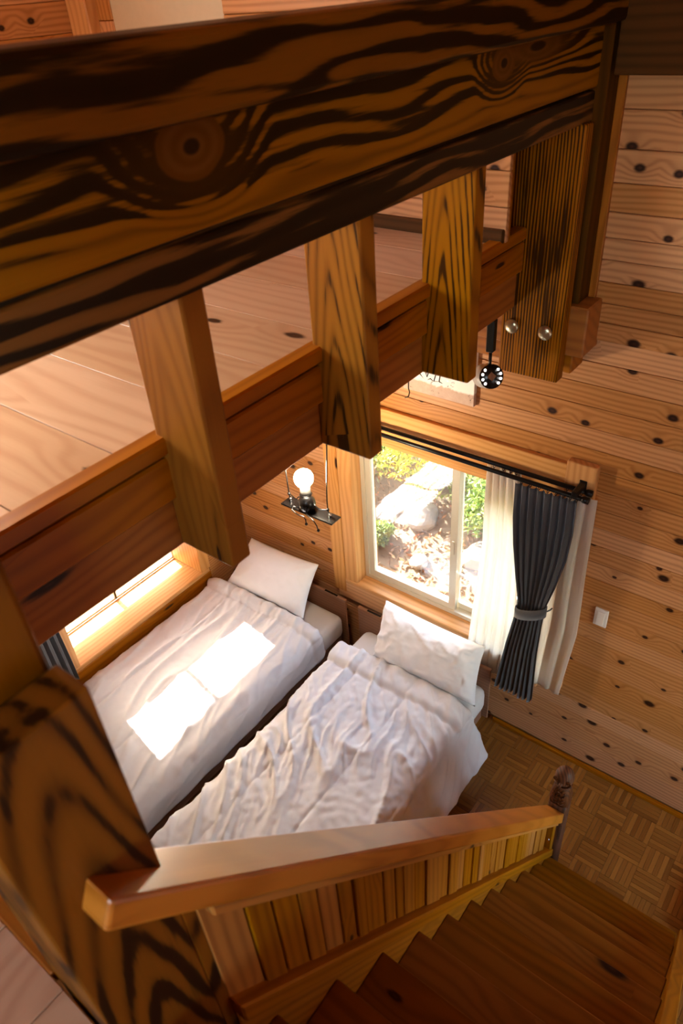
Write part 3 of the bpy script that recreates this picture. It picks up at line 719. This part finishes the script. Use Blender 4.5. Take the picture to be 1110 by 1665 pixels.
# ------------------------------------------------------------------ wall fittings
sw = empty('light_switch', (-.709, YN-.02, 1.237), 'white plastic light switch on the knotty board wall', 'switch')
box('plate', (-.745, -.675), (YN-.031, YN-.02), (1.178, 1.297), 'whiteplastic', sw, b=.004, seg=2)
box('rocker', (-.73, -.69), (YN-.036, YN-.031), (1.193, 1.282), 'whiteplastic', sw, b=.002)
# picture board
g = NT('printed_picture'); tc = g.n('ShaderNodeTexCoord'); sp = g.n('ShaderNodeSeparateXYZ'); g.put(sp.inputs[0], tc.outputs['Object'])
n_ = g.noise(tc.outputs['Object'], 38, 5., .7); n2 = g.noise(tc.outputs['Object'], 9, 3., .6, 1.5)
zz = g.math('MULTIPLY_ADD', g.math('SUBTRACT', n2, .5), .05, sp.outputs[2])
low = g.step(zz, -.095, -.11)
spk = g.math('MULTIPLY', g.step(n_, .60, .66), g.step(zz, -.06, -.10))
brn = g.mix(n_, srgb(206, 174, 150), srgb(170, 130, 105))
col = g.mix(low, srgb(238, 232, 220), brn); col = g.mix(spk, col, srgb(60, 48, 40))
MT['print'] = g.done(g.bsdf(col, .6))
pc = empty('picture', (-1.70, YN-.02, 2.26), 'white canvas picture with brown speckled lower edge on the board wall', 'picture')
box('canvas', (-1.91, -1.497), (YN-.045, YN-.02), (2.26, 2.60), 'print', pc, b=.002)
for pts in ([(-1.80, 2.42), (-1.775, 2.385), (-1.765, 2.36), (-1.75, 2.40), (-1.73, 2.43)], [(-1.72, 2.43), (-1.715, 2.38), (-1.725, 2.345), (-1.70, 2.35)], [(-1.70, 2.44), (-1.69, 2.38), (-1.695, 2.35), (-1.675, 2.345)], [(-1.76, 2.345), (-1.745, 2.355), (-1.73, 2.345)], [(-1.84, 2.40), (-1.81, 2.37), (-1.79, 2.35)]):
    tube('ink_stroke', [(x, YN-.046, z) for x, z in pts], [.0015]+[.003]*(len(pts)-2)+[.001], 'black', pc, 6)
tx = bpy.data.curves.new('lettering', 'FONT'); tx.body = 'Mozart'; tx.size = .016; tx.extrude = .0004
tmp = bpy.data.objects.new('tmp', tx); COL.objects.link(tmp); bpy.context.view_layer.update()
lm_ = bpy.data.meshes.new_from_object(tmp.evaluated_get(bpy.context.evaluated_depsgraph_get())); bpy.data.objects.remove(tmp)
to = bpy.data.objects.new('lettering', lm_); COL.objects.link(to); to.parent = pc; to.location = Vector((-1.655, YN-.0456, 2.36))-pc.location; to.rotation_euler = (PI/2, 0, 0); lm_.materials.clear(); lm_.materials.append(MT['black'])

# spotlight hanging from the joist
sx, sy = -1.25, 2.50
sp_ = empty('track_spotlight', (sx, sy, 2.90), 'small black and grey adjustable spotlight hanging under the loft edge', 'spotlight')
box('driver', (sx-.016, sx+.016), (sy-.016, sy+.016), (2.745, 2.882), 'blackmetal', sp_, b=.004)
tube('stem', [(sx, sy, 2.75), (sx, sy, 2.66)], .007, 'blackmetal', sp_)
hdv = (Vector((0, 0, 4))-Vector((sx, sy, 2.63))).normalized(); hdv = (hdv+Vector((.35, .10, .0))).normalized()
c0 = Vector((sx, sy, 2.635))
tube('head', [c0-hdv*.075, c0-hdv*.07, c0+hdv*.028, c0+hdv*.03], [.042, .05, .05, .048], 'greyplastic', sp_, 24)
tube('bezel', [c0+hdv*.029, c0+hdv*.034], [.051, .050], 'black', sp_, 24)
a_ = hdv.cross(Vector((0, 0, 1))).normalized(); b_v = hdv.cross(a_)
for i in range(12):
    an = i*2*PI/12+.2
    if abs(math.sin(an)) > .86: continue
    sphere('led_dot', c0+hdv*.0345+(a_*math.cos(an)+b_v*math.sin(an))*.039, .0055, 'led', sp_, seg=8)
tube('sensor', [c0+hdv*.034, c0+hdv*.036], [.019, .019], 'walnut', sp_, 4, False)
tag(tube('wire_hook', [(-1.45, 2.2, 3.091), (-1.45, 2.2, 2.66), (-1.445, 2.2, 2.645), (-1.45, 2.2, 2.625), (-1.467, 2.2, 2.615)], .0025, 'black', None, 6), 'thin black wire hook hanging under the loft edge', 'hook')

# ------------------------------------------------------------------ swing lamp
pl = empty('swing_lamp', (-2.05, 2.18, 1.83), 'black wire figure with glowing globe bulb head sitting on a hanging swing', 'pendant lamp')
box('swing_board', (-2.21, -1.875), (2.145, 2.222), (1.823, 1.833), 'black', pl, b=.002)
for pts in ([(-2.18, 2.19, 1.83), (-2.185, 2.19, 1.876), (-2.188, 2.19, 2.02), (-2.19, 2.19, 3.091)], [(-1.918, 2.19, 1.83), (-1.93, 2.19, 1.872), (-1.93, 2.19, 1.92), (-1.925, 2.19, 2.0), (-1.90, 2.19, 2.25), (-1.90, 2.19, 3.091)]):
    tube('hanger', pts, .0032, 'black', pl); 
    sphere('hand', pts[1], .0085, 'black', pl, seg=12)
    tube('ferrule', [(pts[0][0], 2.19, 1.833), (pts[0][0], 2.19, 1.852)], [.0085, .0075], 'chrome', pl, 12)
bo = sphere('body', (-2.055, 2.178, 1.872), .046, 'black', pl, (1, .95, 1.12), 28)
tube('socket', [(-2.065, 2.188, 1.905), (-2.068, 2.19, 1.93), (-2.07, 2.192, 1.965)], [.028, .027, .027], 'socketgrey', pl, 20)
tube('collar', [(-2.064, 2.188, 1.898), (-2.066, 2.189, 1.918)], [.022, .034], 'black', pl, 20)
bl_ = sphere('globe_bulb', (-2.075, 2.195, 2.008), .049, 'bulb', pl, seg=28); bl_['label'] = 'lit white globe bulb'
tube('arm', [(-2.09, 2.185, 1.895), (-2.112, 2.18, 1.888), (-2.128, 2.18, 1.868), (-2.165, 2.186, 1.874), (-2.185, 2.19, 1.876)], .003, 'black', pl)
tube('arm', [(-2.018, 2.18, 1.885), (-1.995, 2.178, 1.875), (-1.975, 2.18, 1.862), (-1.945, 2.187, 1.868), (-1.93, 2.19, 1.872)], .003, 'black', pl)
for s_, pts in ((0, [(-2.075, 2.15, 1.85), (-2.10, 2.125, 1.868), (-2.095, 2.105, 1.86), (-2.05, 2.095, 1.855), (-2.00, 2.085, 1.868), (-1.985, 2.08, 1.86), (-1.983, 2.08, 1.832)]), (1, [(-2.04, 2.15, 1.85), (-2.01, 2.12, 1.852), (-1.965, 2.10, 1.862), (-1.935, 2.085, 1.866), (-1.915, 2.08, 1.85), (-1.907, 2.08, 1.824)])):
    tube('leg', pts, .003, 'black', pl); sphere('foot', pts[-1], .008, 'black', pl, seg=12)

# ------------------------------------------------------------------ garden beyond the glass
def leafmat(name, cols):
    g = NT(name); A = g.n('ShaderNodeAttribute', attribute_name='tint')
    cr = g.n('ShaderNodeValToRGB'); g.put(cr.inputs[0], A.outputs['Fac'])
    el = cr.color_ramp.elements; el[0].color = srgb(*cols[0]); el[1].color = srgb(*cols[-1])
    for i, c in enumerate(cols[1:-1]): e = el.new((i+1)/(len(cols)-1)); e.color = srgb(*c)
    p = g.bsdf(cr.outputs[0], .5); t = g.n('ShaderNodeBsdfTranslucent'); g.put(t.inputs[0], cr.outputs[0])
    x = g.n('ShaderNodeMixShader'); x.inputs[0].default_value = .3
    g.t.links.new(p.outputs[0], x.inputs[1]); g.t.links.new(t.outputs[0], x.inputs[2]); return g.done(x)
MT['leaf_g'] = leafmat('green_leaves', [(52, 84, 36), (90, 120, 56), (134, 156, 84), (170, 180, 90)])
MT['leaf_y'] = leafmat('yellowing_leaves', [(84, 110, 44), (150, 160, 70), (206, 190, 70), (220, 170, 60)])
MT['leaf_d'] = leafmat('fallen_leaves', [(84, 66, 48), (140, 112, 84), (190, 166, 134), (160, 84, 48)])
MT['soil'] = plain('dry_garden_soil', (104, 90, 72), .95, nscale=14, namt=.35, bump=.6)
MT['rock'] = plain('grey_garden_rock', (128, 126, 120), .9, nscale=18, namt=.3, bump=.6)
MT['bark'] = plain('bark', (92, 74, 56), .9, nscale=30, namt=.3, bump=.5)
def gz(x, y): return -.15+max(0, y-3.6)*.30+.06*nz(x*1.1, y*1.3, 2)
P = [[(-7+.25*i, 3.10+.22*j, gz(-7+.25*i, 3.10+.22*j)) for j in range(34)] for i in range(44)]
gd = grid_obj('ground', P, 'soil', None); struct(gd)
P = [[(-9+.25*i, -2.5+.25*j, -.15+.05*nz((-9+.25*i)*1.1, (-2.5+.25*j)*1.3, 5)) for j in range(24)] for i in range(22)]
struct(grid_obj('ground', P, 'soil', None))
def leaves(bm, lay, n, fn, size):
    for _ in range(n):
        p, t = fn(); nrm = Vector((random.gauss(0, 1), random.gauss(0, 1), random.gauss(.6, .8))).normalized()
        a = nrm.orthogonal().normalized(); a = Matrix.Rotation(random.uniform(0, 2*PI), 3, nrm)@a; b = nrm.cross(a); s = size*random.uniform(.6, 1.3)
        q = [p-a*s, p-b*s*.42+nrm*s*.1, p+a*s, p+b*s*.42+nrm*s*.1]
        vs2 = [bm.verts.new(x) for x in q]
        for v in vs2: v[lay] = t
        bm.faces.new(vs2)
def shrub(name, loc, rx, rz, n, mat, label, size, grp):
    e = empty(name, loc, label, 'shrub', grp)
    bm = bmesh.new(); lay = bm.verts.layers.float.new('tint')
    cl = [(Vector((random.uniform(-.62, .62)*rx, random.uniform(-.62, .62)*rx, rz*(.35+.6*random.random()))), random.uniform(.25, .45)*rx) for _ in range(14)]
    def fn():
        c, r = random.choice(cl); d = Vector((random.gauss(0, 1), random.gauss(0, 1), random.gauss(0, 1))).normalized()*r*random.random()**.33
        return c+d, min(1, max(0, random.gauss(.5, .25)))
    leaves(bm, lay, n, fn, size)
    me = bpy.data.meshes.new('foliage'); bm.to_mesh(me); bm.free(); me.materials.append(MT[mat])
    o = bpy.data.objects.new('foliage', me); COL.objects.link(o); o.parent = e; o['kind'] = 'stuff'
    for c, r in cl[:5]: tube('stem', [Vector(loc)+Vector((c.x*.1, c.y*.1, -.03)), Vector(loc)+Vector((c.x*.5, c.y*.5, c.z*.55)), Vector(loc)+c], [.018, .012, .006], 'bark', e, 6)
    return e
spots = [(-3.55, 4.62, .34, .55, 'leaf_g'), (-2.92, 4.70, .36, .62, 'leaf_y'), (-2.35, 4.62, .36, .5, 'leaf_g'), (-1.78, 4.60, .34, .6, 'leaf_g'), (-1.2, 4.45, .34, .6, 'leaf_g'),
         (-3.9, 5.35, .46, 1.05, 'leaf_y'), (-3.2, 5.4, .46, 1.1, 'leaf_y'), (-2.55, 5.3, .46, .9, 'leaf_g'), (-1.9, 5.35, .46, 1.1, 'leaf_y'), (-1.2, 5.3, .46, 1.0, 'leaf_g'),
         (-2.98, 3.95, .16, .22, 'leaf_g'), (-3.55, 4.0, .18, .26, 'leaf_g'), (-3.5, 6.5, .6, 1.4, 'leaf_y'), (-2.3, 6.5, .6, 1.4, 'leaf_g')]
for i, (x, y, rx, rz, m) in enumerate(spots):
    shrub('garden_shrub', (x, y, gz(x, y)), rx*1.3, rz, 3200 if y < 6.5 else 2600, m, ('tall ' if rz > 1.2 else 'tiny ' if rz < .3 else 'knee-high ' if rz < .8 else 'waist-high ')+('yellowing loose-leaved garden shrub beyond the window' if m == 'leaf_y' else 'fresh green leafy garden shrub beyond the window'), .027, 'yellow garden shrubs' if m == 'leaf_y' else 'green garden shrubs')
for i, (x, y, s) in enumerate(((-2.75, 4.35, .15), (-2.1, 4.2, .13), (-1.75, 4.05, .15), (-2.5, 3.95, .08), (-3.2, 4.2, .1))):
    bm = bmesh.new(); bmesh.ops.create_icosphere(bm, subdivisions=3, radius=s)
    for v in bm.verts: v.co *= 1+.35*nz(v.co.x*7+i*9, v.co.y*7, v.co.z*7); v.co.z *= .72
    tag(obj('garden_rock', bm, 'rock', None, (x, y, gz(x, y)+s*.3), smooth=False), 'weathered grey rock among fallen leaves in the garden', 'rock', 'garden rocks')
bm = bmesh.new(); lay = bm.verts.layers.float.new('tint')
def fl_():
    x, y = random.uniform(-5, 0), random.uniform(3.2, 6.2); return Vector((x, y, gz(x, y)+random.uniform(.004, .03))), random.random()
leaves(bm, lay, 9000, fl_, .03)
me = bpy.data.meshes.new('fallen_leaves'); bm.to_mesh(me); bm.free(); me.materials.append(MT['leaf_d'])
o = bpy.data.objects.new('fallen_leaves', me); COL.objects.link(o); tag(o, 'brown and pale fallen leaves littering the garden ground', 'leaves', kind='stuff')
